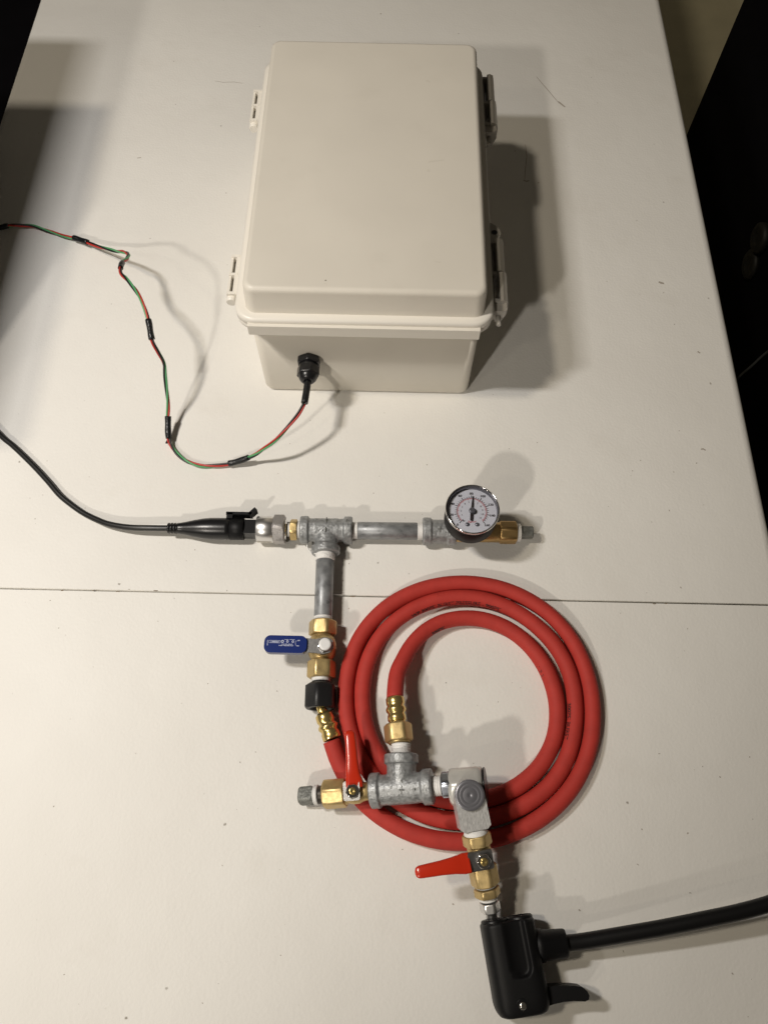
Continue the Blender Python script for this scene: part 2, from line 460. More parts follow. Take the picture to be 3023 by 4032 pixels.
_text_cache = {}
def text_geo(body, size):
    key = (body, size)
    if key not in _text_cache:
        c = bpy.data.curves.new('t', 'FONT')
        c.body = body; c.size = size; c.align_x = 'CENTER'; c.align_y = 'CENTER'; c.resolution_u = 2
        o = bpy.data.objects.new('t', c)
        COL.objects.link(o)
        dg = bpy.context.evaluated_depsgraph_get()
        me = o.evaluated_get(dg).to_mesh()
        vs = [v.co.copy() for v in me.vertices]; fs = [list(p.vertices) for p in me.polygons]
        o.evaluated_get(dg).to_mesh_clear()
        bpy.data.objects.remove(o); bpy.data.curves.remove(c)
        _text_cache[key] = (vs, fs)
    return _text_cache[key]

def text(bm, body, size, c, X=(1, 0, 0), Y=(0, 1, 0), bold=0.0, fn=None):
    vs, fs = text_geo(body, size)
    X = V(X).normalized(); Y = V(Y).normalized(); c = V(c)
    for dx in ((0.0,) if not bold else (-bold, bold)):
        nv = []
        for v in vs:
            p = (v.x + dx, v.y)
            nv.append(bm.verts.new(fn(*p) if fn else c + X * p[0] + Y * p[1] + X.cross(Y) * (0.01 if dx > 0 else 0)))
        for f in fs:
            try: bm.faces.new([nv[i] for i in f])
            except ValueError: pass

def sharp(bm, ang=32):
    for f in bm.faces: f.smooth = len(f.verts) <= 4
    for e in bm.edges:
        if e.is_manifold and e.calc_face_angle(0) > R(ang): e.smooth = False

def obj(name, bm, m, parent=None, ang=32, smooth=True):
    """One mesh object; vertices are given in world millimetres."""
    org = Vector((0, 0, 0))
    p = parent
    while p is not None:
        org += p.location; p = p.parent
    if smooth: sharp(bm, ang)
    for v in bm.verts:
        v.co = v.co * MM - org
    bmesh.ops.recalc_face_normals(bm, faces=bm.faces) if smooth else None
    me = bpy.data.meshes.new(name)
    bm.to_mesh(me); bm.free()
    me.materials.append(M[m] if isinstance(m, str) else m)
    o = bpy.data.objects.new(name, me)
    COL.objects.link(o)
    if parent is not None: o.parent = parent
    return o

def tag(o, label, cat, group=None):
    o['label'] = label; o['category'] = cat
    if group: o['group'] = group
    return o

def thing(name, label, cat, loc, group=None):
    o = bpy.data.objects.new(name, None)
    o.empty_display_size = 0.02
    o.location = V(loc) * MM
    COL.objects.link(o)
    return tag(o, label, cat, group)

def B():
    return bmesh.new()

_clouds = bpy.data.textures.new('cast_grain', 'CLOUDS')
_clouds.noise_scale = 0.0016
_clouds.noise_depth = 2
def cast(o, voxel=0.5, strength=0.55, iters=6):
    """Blend intersecting turned shapes into one rough casting."""
    md = o.modifiers.new('blend', 'REMESH'); md.mode = 'VOXEL'; md.voxel_size = voxel * MM; md.use_smooth_shade = True
    sm = o.modifiers.new('fillet', 'SMOOTH'); sm.factor = 0.5; sm.iterations = iters
    d = o.modifiers.new('grain', 'DISPLACE'); d.texture = _clouds; d.strength = strength * MM; d.mid_level = 0.5; d.texture_coords = 'LOCAL'
    return o

# ------------------------------------------------------------------ setting: floor
bm = B()
flat_poly(bm, [(-4500, -4500, -740), (4500, -4500, -740), (4500, 4500, -740), (-4500, 4500, -740)])
fl = obj('floor', bm, 'carpet', smooth=False); fl['kind'] = 'structure'

# ------------------------------------------------------------------ folding table
T = thing('folding_table', 'white plastic folding table with a hinge seam across it, under everything', 'table', (0, 0, -740))
for name, y0, y1 in (('tabletop_panel', 0.6, 1560), ('tabletop_panel', -915, -0.6)):  # far panel lengthened out of view so that it shades the floor
    bm = B()
    zs = [(-42, 6), (-44, 3), (-38, 0)]
    rim = [(-44, 3.0), (-41, 0.6), (-38, 0.0), (-9, 0.0)]
    lay = []
    sy0 = 1 if y0 < 0 else 0     # which end is the outer, rounded end
    for z, ins in [(-44, 3.0), (-41, 0.6), (-38, 0.0)]:
        lay.append((z, -381 + ins, 381 - ins, y0 + (ins if sy0 else 0), y1 - (0 if sy0 else ins)))
    for k in range(7):
        a = R(90 * k / 6); ins = 9 * (1 - math.cos(a)); z = -9 + 9 * math.sin(a)
        e = min(ins, 0.35 * (k / 6))
        lay.append((z, -381 + ins, 381 - ins, y0 + (ins if sy0 else e), y1 - (e if sy0 else ins)))
    loft(bm, [(z, a, b, c, d, 1.0) for z, a, b, c, d in lay], n=2)
    p = obj(name, bm, 'table', T)
bm = B()
box(bm, (0, 0, -30), (754, 3, 24), 0)
obj('hinge_strip', bm, 'seam', T)
for sx in (-1, 1):
    for sy in (-1, 1):
        bm = B()
        tube(bm, [V(sx * 330, (1300 if sy > 0 else -760), -44), V(sx * 330, (1300 if sy > 0 else -760), -600), V(sx * 330, (1340 if sy > 0 else -800), -740)], 12.5, 16)
        obj('leg', bm, 'steel', T)
# scuffs, grit and a hair-line scratch on the top, each a thin raised fleck of grime
def fleck(pts, w, m='mark'):
    bm = B()
    path = [V(x, y, 0.02) for x, y in pts]
    up = []
    for i, p in enumerate(path):
        a = path[max(0, i - 1)]; b = path[min(len(path) - 1, i + 1)]
        t = (b - a).normalized(); nrm = V(-t.y, t.x, 0)
        ww = w * (0.35 + 0.65 * math.sin(math.pi * (i + 0.6) / (len(path) + 0.2)))
        up.append((p + nrm * ww, p - nrm * ww))
    vs = [(bm.verts.new(a), bm.verts.new(b)) for a, b in up]
    for (a, b), (c, d) in zip(vs[:-1], vs[1:]):
        bm.faces.new((a, b, d, c))
    obj('scuff_mark', bm, m, T, smooth=False)
fleck([(218, 631), (224, 619), (231, 606), (237, 594), (241, 587)], 0.45)
fleck([(240, 590), (243, 586), (247, 581)], 1.1)
fleck([(199, 520), (199.5, 502), (197, 484), (195, 466)], 0.4)
fleck([(194, 466), (197, 465), (200, 466)], 0.8)
fleck([(320, 332), (322, 331), (325, 330)], 1.3)
fleck([(333, 143), (335, 143.5), (337, 142)], 0.8)
fleck([(346, 249), (348, 247)], 0.9)
fleck([(352, 214), (353, 212)], 0.7)
fleck([(-219, 487), (-215, 488)], 0.6)
fleck([(-150, 612), (-140, 610), (-128, 611), (-118, 609)], 0.35)
fleck([(-74, 612), (-71, 611)], 0.8)
fleck([(36, 739), (37.5, 738)], 0.9)
rnd = random.Random(4)
for _ in range(46):
    x = rnd.uniform(60, 330); y = rnd.uniform(-330, 180) if rnd.random() < 0.75 else rnd.uniform(-330, 640)
    a = rnd.uniform(0, 6.28); l = rnd.uniform(0.5, 1.6)
    fleck([(x, y), (x + l * math.cos(a), y + l * math.sin(a))], rnd.uniform(0.3, 0.6))
for _ in range(30):
    x = rnd.uniform(-250, 60); y = rnd.uniform(-330, 180)
    a = rnd.uniform(0, 6.28); l = rnd.uniform(0.4, 1.1)
    fleck([(x, y), (x + l * math.cos(a), y + l * math.sin(a))], rnd.uniform(0.25, 0.45))

for _ in range(12):               # grime caught along the hinge seam
    x = rnd.choice([rnd.uniform(-255, 365), rnd.uniform(230, 290), rnd.uniform(-240, -120)]); y = rnd.choice([-1, 1]) * rnd.uniform(0.5, 1.3)
    l = rnd.uniform(0.8, 5.0)
    fleck([(x, y), (x + l * 0.5, y + rnd.uniform(-0.3, 0.3)), (x + l, y)], rnd.uniform(0.2, 0.55), 'seam')

# ------------------------------------------------------------------ dark things beside the table
t = thing('storage_cabinet', 'black cabinet standing on the floor right of the white table', 'cabinet', (760, 500, -740))
bm = B(); box(bm, (897, 330, -365), (500, 1650, 750), 8)
obj('carcass', bm, 'void', t)
bm = B(); lathe(bm, (647, 720, -330), (-1, 0, 0), [(0, 24), (10, 24), (13, 20), (13.5, 9), (11, 7)], 32)
obj('round_knob', bm, 'voidk', t)
bm = B(); lathe(bm, (647, 708, -375), (-1, 0, 0), [(0, 24), (6, 24), (9, 20), (9.5, 9), (7, 7)], 32)
obj('round_knob', bm, 'voidk', t)
bm = B()
tube(bm, catmull([(646, 430, -55), (560, 376, -50), (500, 334, -45), (437, 281, -40), (418, 263.5, -40), (401, 248, -42), (385, 230, -70), (375, 215, -160), (370, 205, -350), (365, 200, -738)], 8), 1.3, 8)
tag(obj('thin_cord', bm, 'voidk'), 'thin grey cord running from the black cabinet down past the table edge', 'cord')
t = thing('dark_filler', 'black trunk added to fill the dark beyond the left edge of the table', 'block', (-800, 1000, -740))  # stand-in put here to keep the view past the left edge dark
bm = B(); box(bm, (-860, 1000, -465), (760, 1300, 550), 8); obj('carcass', bm, 'void', t)
bm = B(); box(bm, (-860, 1000, -176), (776, 1316, 28), 6); obj('lid', bm, 'void', t)
# unseen cart left of the table: added only for the shadow it casts
t = thing('unseen_occluder', 'black box on a post, standing in for the unseen thing that shades the left of the table', 'occluder', (-470, 330, -740))
bm = B(); box(bm, (-471, 316, 147), (240, 392, 170), 5); obj('occluder_box', bm, 'blackm', t)
bm = B(); box(bm, (-471, 119, 150), (200, 2, 130), 0.5); obj('occluder_front', bm, 'black', t)
bm = B(); box(bm, (-480, 316, -340), (60, 60, 804), 4); obj('post', bm, 'blackm', t)
bm = B(); box(bm, (-480, 316, -733), (300, 420, 13), 4); obj('base_plate', bm, 'blackm', t)

# ------------------------------------------------------------------ hinged enclosure
T = thing('electrical_enclosure', 'beige plastic hinged enclosure box with two latches and a black cable gland', 'enclosure', (35.5, 343, 0))
bm = B()
loft(bm, [(0.4, -54.5, 125.5, 197.5, 488.5, 7), (2.0, -56.4, 127.4, 195.6, 490.4, 8), (4.0, -57, 128, 195, 491, 8), (95, -57.5, 128.5, 194.5, 491.5, 8)], 8)
body = obj('box_body', bm, 'beige', T)
bm = B()
loft(bm, [(94.5, -66.5, 136, 190.5, 497.5, 15), (95.5, -67.5, 137, 189.5, 498.5, 16), (99.6, -67.5, 137, 189.5, 498.5, 16), (100.2, -66.9, 136.4, 190.1, 497.9, 15.4)], 8)
obj('body_rim', bm, 'beige2', body)
bm = B()
box(bm, (34.8, 188.0, 98.6), (183.5, 4.6, 10.6), 0.8)
box(bm, (34.8, 190.5, 94.4), (182.5, 4.6, 3.0), 0.8)
obj('drip_strip', bm, 'strip', body)
bm = B()
loft(bm, [(101.2, -67.2, 136.8, 189.6, 498.4, 16), (101.8, -68.2, 137.8, 188.6, 499.4, 17), (105.6, -68.2, 137.8, 188.6, 499.4, 17),
          (107.2, -67.6, 137.2, 189.2, 498.8, 16.4), (108.0, -65.8, 135.4, 191.0, 497.0, 14.6), (108.1, -62, 132, 195, 493, 10)], 8)
rim = obj('lid_rim', bm, 'beige2', T)
bm = B()
lay = [(107.0, -60.0, 131.0, 195.2, 491.5, 9), (108.5, -59.2, 130.2, 196.0, 490.8, 9), (129.0, -58.4, 129.4, 197.4, 489.4, 9)]
for k in range(1, 6):
    a = R(90 * k / 5); ins = 4.2 * (1 - math.cos(a)); z = 129.0 + 4.2 * math.sin(a)
    lay.append((z, -58.4 + ins, 129.4 - ins, 197.4 + ins, 489.4 - ins, 9 - ins * 0.7))
loft(bm, lay, 8)
lid = obj('lid', bm, 'beige', T, ang=60)
# small stains and rub marks on the lid
def lid_mark(x, y, pts, m):
    bm = B(); flat_poly(bm, [(x + a, y + b, 133.23) for a, b in pts]); obj('rub_mark', bm, m, lid, smooth=False)
M['rub'] = mat('rub_stain', (0.66, 0.62, 0.54), 0.5)
M['rubd'] = mat('rub_stain_dark', (0.22, 0.19, 0.15), 0.7)
lid_mark(5, 207, [(0, 0), (1.2, 0.2), (1.0, 1.2), (-0.2, 1.0)], 'rubd')
lid_mark(4.2, 204.5, [(0, 0), (2.2, -0.4), (2.6, 0.2), (0.4, 0.8)], 'rub')
lid_mark(88, 228, [(0, 0), (5, -1), (6, 0.4), (1, 1.2)], 'rub')
lid_mark(84, 335, [(0, 0), (14, 3), (13, 4.4), (1, 2.2)], 'rub')
lid_mark(83, 325, [(0, 0), (2, -1), (3, 1), (1, 3)], 'rub')
lid_mark(82, 436, [(0, 0), (4, -2), (5, -1), (2, 2)], 'rub')
# hinges along the left side: two knuckle frames, each with a rail, three webs and a pin
for y0, y1 in ((216, 257), (416, 457)):
    bm = B()
    ym = (y0 + y1) / 2
    box(bm, (-69.5, ym, 101), (4, y1 - y0, 9), 0.8)
    box(bm, (-75.2, ym, 101), (2.0, y1 - y0, 7), 0.8)
    for y in (y0 + 1.2, ym, y1 - 1.2):
        box(bm, (-72.6, y, 101.5), (6.8, 2.6, 8.5), 0.8)
    lathe(bm, (-72.8, y0 - 0.2, 99.5), (0, -1, 0), [(-1, 4.2), (3.0, 4.2), (3.6, 3.6)], 28)
    h = obj('hinge', bm, 'beige2', T)
    bm = B(); cyl(bm, (-72.8, y0 + 2.4, 99), (0, 1, 0), 0, y1 - y0 - 4.8, 1.5, 12)
    obj('hinge_pin', bm, 'latch', h)
# latches along the right side
for y0 in (208, 412):
    bm = B()
    prof = [(140.5, 80), (146, 82), (149, 90), (149, 101), (147.8, 105.5), (144.5, 107.0), (142.2, 106.2), (141.8, 99), (141.8, 90), (141, 85)]
    for ya, yb, dx in ((y0 + 37, y0 + 72, 0.0), (y0 + 6, y0 + 36, 1.2)):
        prism(bm, [(x + dx, z) for x, z in prof], 0, yb - ya, O=(0, yb, 0), X=(1, 0, 0), Z=(0, -1, 0), bev=0.6)
    lv = obj('latch', bm, 'latch', T)
    bm = B()
    for y in (y0 + 9, y0 + 37, y0 + 70.5):
        box(bm, (141, y, 96.5), (7.5, 3, 15), 0.7)
    box(bm, (138.6, y0 + 40, 93), (3, 66, 12), 0.8)
    obj('latch_bracket', bm, 'latch', lv)
    bm = B()
    prism(bm, [(137.8, 102), (146, 102.5), (148.4, 105), (148, 97), (145.8, 92), (141, 90), (138, 93)], 0, 10, O=(0, y0 + 9, 0), X=(1, 0, 0), Z=(0, -1, 0), bev=0.8)
    obj('latch_knuckle', bm, 'latch', lv)
    bm = B(); cyl(bm, (142.5, y0 - 1, 96), (0, -1, 0), 0, 9, 2.0, 16)
    obj('latch_pin', bm, 'latch', lv)
# padlock ears between the latches
for z0, z1 in ((94.8, 97.4), (101.6, 104.4)):
    bm = B()
    out = [(136, 276), (139, 278), (142.5, 281), (145.5, 284), (147, 288), (146, 292), (143, 296), (139, 299), (136, 300)]
    prism(bm, out, z0, z1, bev=0.6)
    e = obj('padlock_ear', bm, 'latch', T)
    bm = B(); cyl(bm, (141.5, 288.5, z1 - 0.6), (0, 0, 1), 0, 0.8, 2.6, 20, 0.1); obj('dark_hole_disc', bm, 'black', e)  # solid black disc stands in for the dark inside the hole
# cable gland on the front wall
g0 = (-13, 194.5, 50); gd = (0.0, -1, -0.03)
bm = B(); hexnut(bm, g0, gd, 0, 6.5, 9.0, ph=R(30), ch=0.9)
gl = obj('cable_gland', bm, 'black', T)
bm = B(); cyl(bm, g0, gd, 6, 9.2, 7.6); hexnut(bm, g0, gd, 8.8, 17, 8.6, ph=R(10), ch=0.8)
lathe(bm, g0, gd, [(16, 8.2), (18, 8.0), (20.5, 7.0), (22.3, 5.4), (23.0, 3.4), (22.2, 3.2)], 32)
obj('dome_nut', bm, 'black', gl)
bm = B(); tube(bm, catmull([(-13, 173, 49.2), (-13.2, 166, 49.0), (-13.8, 158, 48.6), (-14.4, 151.5, 48)], 5), 3.0, 16)
obj('strain_sleeve', bm, 'tape', gl)

# ------------------------------------------------------------------ twisted wire harness
T = thing('wire_harness', 'thin twisted red, green and black wires with black sleeves, arching from the gland', 'wire', (-137, 150, 0))
cen = catmull([(-372, 372, 8), (-355, 375, 7)] + WIRE, 6)
def resample(path, step):
    s = [0.0]
    for a, b in zip(path[:-1], path[1:]): s.append(s[-1] + (b - a).length)
    out = []; i = 0; d = 0.0
    while d <= s[-1]:
        while i < len(s) - 2 and s[i + 1] < d: i += 1
        f = (d - s[i]) / max(1e-6, s[i + 1] - s[i])
        out.append(path[i].lerp(path[i + 1], min(1, f))); d += step
    return out
cen = resample(cen, 1.5)
fr = frames_along(cen)
def along(x, y, z):
    q = V(x, y, z); return min(range(len(cen)), key=lambda i: (cen[i] - q).length)
for name, m, ph in (('black_wire', 'wblack', 0), ('red_wire', 'wred', 2.1), ('green_wire', 'wgreen', 4.2)):
    pts = []
    tw = 0.0
    for i, (p, (t, u, w)) in enumerate(zip(cen, fr)):
        tw += 1.5 / 52.0 * 2 * math.pi * (0.45 + 0.5 * math.sin(i * 0.021 + 1.3) ** 2)
        a = tw + ph
        rad = 0.90 + 0.25 * math.sin(i * 0.13 + ph)
        q = p + (u * math.cos(a) + w * math.sin(a)) * rad
        q.z = max(q.z, 0.9)
        pts.append(q)
    bm = B(); tube(bm, pts, 0.88, 8); obj(name, bm, m, T)
for (a, b, r) in (((-360, 374, 7), (-331, 381.5, 6), 2.55), ((-262, 367, 6), (-246, 359.5, 8), 2.65), ((-185.2, 289, 58), (-183, 277, 64), 2.35),
                  ((-149, 217.5, 70), (-144.4, 200.8, 64), 2.55), ((-137.3, 157, 14), (-136.0, 138.5, 6), 2.65), ((-82, 116, 4.6), (-63, 119, 12), 2.6)):
    i, j = along(*a), along(*b)
    seg = cen[i:j + 1]
    rr = [r * (1.02 + 0.05 * math.sin(k * 0.7 + i)) for k in range(len(seg))]
    seg = [V(p.x, p.y, max(p.z, r + 0.1)) for p in seg]
    bm = B(); tube(bm, seg, rr, 14); obj('heat_shrink_sleeve', bm, 'tape', T)
bm = B(); box(bm, (-137.6, 137.5, 3.6), (2.2, 5, 0.5), 0.1, X=(1, -0.3, 0.2)); obj('tape_flag', bm, 'tape', T)

# ------------------------------------------------------------------ sensor cable and its plug
RD = V(1, 0.0096, 0).normalized()
def run(x): return V(x, 52.2 + (x - 6) * 0.0096, 11.6)
T = thing('sensor_cable', 'black sensor cable with a tapered moulded plug, lying left of the pipe tee', 'cable', (-200, 70, 0))
path = catmull([(-360, 215, 5), (-318, 171, 4), (-285.7, 140.6, 3.2), (-273.1, 130.8, 2.7), (-260.0, 119.7, 2.6), (-246.9, 107.9, 2.6), (-233.8, 95.2, 2.6), (-223.2, 84.3, 2.6),
                (-213.4, 76.5, 2.6), (-199.0, 66.9, 3.2), (-184.8, 59.8, 5.0), (-173.2, 55.2, 7.0), (-156.6, 51.8, 9.6), (-140.9, 50.9, 11.3), (-120, 51.0, 11.6)], 6)
bm = B(); tube(bm, path, 2.45, 16); obj('cable', bm, 'cord', T)
P0 = run(-123.5)
bm = B()
prof = [(0, 3.4), (0.3, 4.3)]
for k in range(3):
    prof += [(1.6 + k * 2.6, 4.5), (1.9 + k * 2.6, 3.5), (2.6 + k * 2.6, 3.5), (2.9 + k * 2.6, 4.5)]
prof += [(9.5, 4.5), (14, 5.3), (22, 7.1), (30, 8.5), (36, 9.0), (48, 9.1), (51.3, 9.0), (51.5, 8.2)]
lathe(bm, P0, RD, prof, 40)
pl = obj('moulded_plug', bm, 'black', T)
bm = B(); lathe(bm, P0, RD, [(51.4, 8.4), (51.8, 9.2), (62.4, 9.0), (63.0, 8.4)], 40); obj('lock_collar', bm, 'blackm', T)
bm = B()
box(bm, V(-65, 62.6, 15), (21, 2.4, 8), 0.6)
box(bm, V(-72.5, 60.5, 15), (5, 5, 8), 0.6)
box(bm, V(-54.2, 64.6, 15), (7.5, 2.8, 8), 0.6, X=(0.75, 0.8, 0))
obj('release_latch', bm, 'black', T)

# ------------------------------------------------------------------ upper pipe manifold
T = thing('pipe_manifold', 'galvanised pipe and tee assembly with pressure gauge, steel transducer and blue handled valve', 'pipe fitting', (8, 52, 0))
ZA = 11.6
# pressure transducer
bm = B(); lathe(bm, run(-50.5), RD, [(0, 8.6), (0.4, 10.4), (0.9, 10.9), (13.8, 10.9), (14.4, 10.4)], 64)
td = obj('pressure_transducer', bm, 'can', T)
bm = B(); box(bm, run(-55.4), (10.2, 12, 12), 0.8, X=RD); obj('socket', bm, 'black', td)
bm = B(); hexnut(bm, run(-36.2), RD, 0, 9.2, 11.3, ph=R(-20), ch=0.9); obj('hex_body', bm, 'hexsteel', td)
bm = B(); lathe(bm, run(-27), RD, [(0, 8.5), (0.8, 8.3), (1.2, 5.2), (2.2, 5.0)], 40); obj('shoulder', bm, 'chrome', td)
# paper label wrapped round the near side of the can, with printed bars
def on_can(xo, a, r): # a: angle below horizontal toward the viewer
    c = run(xo); return c + V(0, -math.cos(a) * r, -math.sin(a) * r)
bm = B()
cols = 10; rows = 8
g = [[bm.verts.new(on_can(-49.4 + 11.9 * i / cols, R(-4 + 62 * j / rows), 11.0)) for j in range(rows + 1)] for i in range(cols + 1)]
for i in range(cols):
    for j in range(rows):
        bm.faces.new((g[i][j], g[i + 1][j], g[i + 1][j + 1], g[i][j + 1]))
obj('label', bm, 'label', td, smooth=False)
bm = B()
def canfn(cx, ca, s=1.0):
    return lambda x, y: on_can(cx + x, ca - y / 11.0, 11.06)
text(bm, '+5V', 2.0, (0, 0, 0), fn=canfn(-44.2, R(6)))
text(bm, 'G V', 2.0, (0, 0, 0), fn=canfn(-44.0, R(18)))
for k in range(4):
    x = -41.2 + k * 0.7
    flat_poly(bm, [on_can(x, R(4), 11.06), on_can(x + 0.4, R(4), 11.06), on_can(x + 0.4, R(20), 11.06), on_can(x, R(20), 11.06)])
obj('label_print', bm, 'inkg', td, smooth=False)
# bushing and tape
for x_, l_, r_ in ((-25, 2.6, 5.8), (-17.3, 3.2, 6.9)):
    bm = B(); threads(bm, run(x_), RD, 0, l_, r_, 0.85, 0.3); obj('thread_tape', bm, 'ptfe', T)
bm = B(); hexnut(bm, run(-22.8), RD, 0, 5.8, 7.9, ph=R(8), ch=0.7); obj('reducer_bushing', bm, 'brass', T)

def tee(name, P, D, E, half, bl, rb, rm, bw, parent, up=None):
    """Cast tee: run of +-half along D, branch of length bl along E, banded ends."""
    bm = B()
    lathe(bm, P, D, [(-half, rb - 0.8), (-half + 0.6, rb), (-half + bw, rb), (-half + bw + 0.8, rm), (half - bw - 0.8, rm), (half - bw, rb), (half - 0.6, rb), (half, rb - 0.8)], 48, None, up)
    lathe(bm, P, E, [(0, rm), (bl - bw - 0.8, rm), (bl - bw, rb), (bl - 0.6, rb), (bl, rb - 0.8)], 48)
    lathe(bm, P, D, [(-rm - 2.2, rm - 1.5), (-rm, rm + 0.2), (rm, rm + 0.2), (rm + 2.2, rm - 1.5)], 48)
    o = cast(obj(name, bm, 'galv', parent), 0.5, 0.32, 8)
    return o
BD = V(0.021, -1, 0).normalized()
def br(y): return V(6.5 + (52 - y) * 0.021, y, ZA)
t1 = tee('pipe_tee', run(6.8), RD, BD, 21.3, 21.2, 11.5, 9.6, 6.4, T)
# raised foundry marks on the tee
def ridge(o, pts, w=0.5, h=0.5):
    bm = B()
    tube(bm, [V(p) for p in pts], w, 6); obj('foundry_mark', bm, 'plug', o)
ridge(t1, [(7.2, 55, 21.6), (7.1, 58, 20.6), (7.0, 60.5, 18.6)]); ridge(t1, [(6.9, 46.5, 21.4), (7.0, 50.5, 21.9)])
ridge(t1, [(23.6, 54.8, 22.7), (23.7, 57.6, 21.8)], 0.4); ridge(t1, [(25, 54.0, 22.8), (25.2, 56.8, 22.1)], 0.4)
ridge(t1, [(4.6, 47.2, 21.2), (4.4, 48.5, 21.5)], 0.4)
for x_, l_, r_ in ((28.0, 4.8, 7.1), (81.4, 5.0, 7.2)):
    bm = B(); threads(bm, run(x_), RD, 0, l_, r_, 1.6, 0.7); obj('thread_tape', bm, 'ptfe', T)
bm = B(); cyl(bm, run(32.4), RD, 0, 49.3, 7.25, 48, 0.5); obj('pipe_nipple', bm, 'pipe', T)
bm = B()
lathe(bm, run(86), RD, [(0, 10.8), (0.6, 11.5), (6.4, 11.5), (7.2, 9.9), (19.8, 9.9), (20.6, 11.3), (26.4, 11.3), (27, 10.6)], 48)
cp = cast(obj('pipe_coupling', bm, 'galv', T), 0.5, 0.32, 6)
ridge(cp, [(99.6, 49.0, 21.0), (99.7, 53.4, 21.8)], 0.35); ridge(cp, [(97.5, 51.2, 21.6), (101.8, 51.2, 21.6)], 0.35)
# brass gauge tee
bm = B()
cyl(bm, run(112.5), RD, 0, 37, 8.4, 40, 0.5); cyl(bm, V(122.8, 53.2, 8), (0, 0, 1), 0, 20.5, 7.6, 40, 0.5)
hexnut(bm, run(149.0), RD, 0, 14, 8.3, ph=R(30), ch=0.8)
bt = obj('brass_tee', bm, 'bronze', T)
bm = B(); threads(bm, run(162.6), RD, 0, 3.8, 7.4, 0.95, 0.35); obj('thread_tape', bm, 'ptfe', T)
def square_plug(name, P, D, L, r, parent, m='plug'):
    bm = B()
    lathe(bm, P, D, [(-3.0, 5.6), (0, 5.6), (0.6, r * 1.22), (1.5, r * 1.3), (L - 0.8, r * 1.26), (L, r * 1.12)], 48, (4, r, R(0)))
    return obj(name, bm, m, parent)
square_plug('square_head_plug', run(166.6), RD, 10, 4.4, T)

# pressure gauge, face up
GC = V(122.1, 53.8, 6)
bm = B()
lathe(bm, GC + V(0, 0, 26.6), (0, 0, 1), [(0, 12.5), (0.3, 17.8), (1.6, 19.8), (3.0, 20.5), (20.8, 20.75), (21.1, 20.6), (21.1, 19.7), (16.4, 19.6)], 72)
ga = obj('pressure_gauge', bm, 'case', T)
bm = B(); lathe(bm, GC + V(0, 0, 20), (0, 0, 1), [(0, 6.4), (7.5, 6.4)], 32, (4, 5.6, R(45))); obj('square_stem', bm, 'bronze', ga)
def ring(bm, C, prof, n=72):
    rows = []
    for r, z in prof:
        rows.append([bm.verts.new(C + V(r * math.cos(2 * math.pi * i / n), r * math.sin(2 * math.pi * i / n), z)) for i in range(n)])
    for A, Bb in zip(rows, rows[1:] + rows[:1]):
        for i in range(n):
            j = (i + 1) % n
            bm.faces.new((A[i], A[j], Bb[j], Bb[i]))
bm = B(); ring(bm, GC, [(20.8, 47.5), (21.1, 47.9), (21.15, 48.9), (20.9, 49.8), (20.6, 50.1), (20.3, 50.1), (20.05, 49.7), (20.0, 49.0), (20.2, 48.6)])
obj('bezel', bm, 'chrome', ga)
bm = B(); ring(bm, GC, [(19.45, 43.6), (19.45, 48.5), (20.3, 48.5), (20.3, 47.72), (19.66, 47.72), (19.66, 43.6)]); obj('inner_ring', bm, 'turned', ga)
ZD = 44.6
bm = B(); lathe(bm, GC + V(0, 0, ZD - 0.6), (0, 0, 1), [(-1.4, 19.4), (0.6, 19.4)], 72); obj('dial', bm, 'dial', ga)
def gp(deg, r, z=ZD + 0.06):
    a = R(deg); return GC + V(r * math.sin(a), r * math.cos(a), z)      # deg clockwise from the 12 o'clock mark
def tick(bm, deg, r0, r1, w, z=ZD + 0.06):
    a = R(deg); n = V(math.cos(a), -math.sin(a), 0) * w / 2
    flat_poly(bm, [gp(deg, r0, z) - n, gp(deg, r1, z) - n, gp(deg, r1, z) + n, gp(deg, r0, z) + n])
def arc(bm, r0, r1, a0, a1, z, n=72):
    for i in range(n):
        u, v = a0 + (a1 - a0) * i / n, a0 + (a1 - a0) * (i + 1) / n
        flat_poly(bm, [gp(u, r0, z), gp(v, r0, z), gp(v, r1, z), gp(u, r1, z)])
bm = B()
ang = lambda v: -135 + 270 * v / 160.0
for v in range(0, 161, 5):
    tick(bm, ang(v), 11.9, 14.0 if v % 20 == 0 else 13.2, 0.62 if v % 20 == 0 else 0.36)
arc(bm, 11.75, 11.98, -135, 135, ZD + 0.05)
for v in range(0, 161, 20):
    text(bm, str(v), 2.9, gp(ang(v), 16.1 if v != 80 else 15.5), bold=0.16)
obj('black_scale', bm, 'ink', ga, smooth=False)
bm = B()
kang = lambda v: -135 + 270 * v * 14.223 / 160.0
for i in range(0, 57):
    v = i * 0.2
    if v > 11.25: break
    tick(bm, kang(v), 10.1 if i % 5 == 0 else 10.5, 11.4, 0.46 if i % 5 == 0 else 0.26)
arc(bm, 11.2, 11.55, -135, 135, ZD + 0.07)
text(bm, 'Kg/cm²', 2.2, gp(180, 8.6), bold=0.08)
obj('red_scale', bm, 'inkr', ga, smooth=False)
bm = B()
for v in range(1, 12):
    if v != 6: text(bm, str(v), 2.2, gp(kang(v), 8.4), bold=0.06)
obj('grey_numerals', bm, 'inkg', ga, smooth=False)
bm = B()
nd = 5.0
d = V(math.sin(R(nd)), math.cos(R(nd)), 0); nrm = V(d.y, -d.x, 0)
zt = 51.4
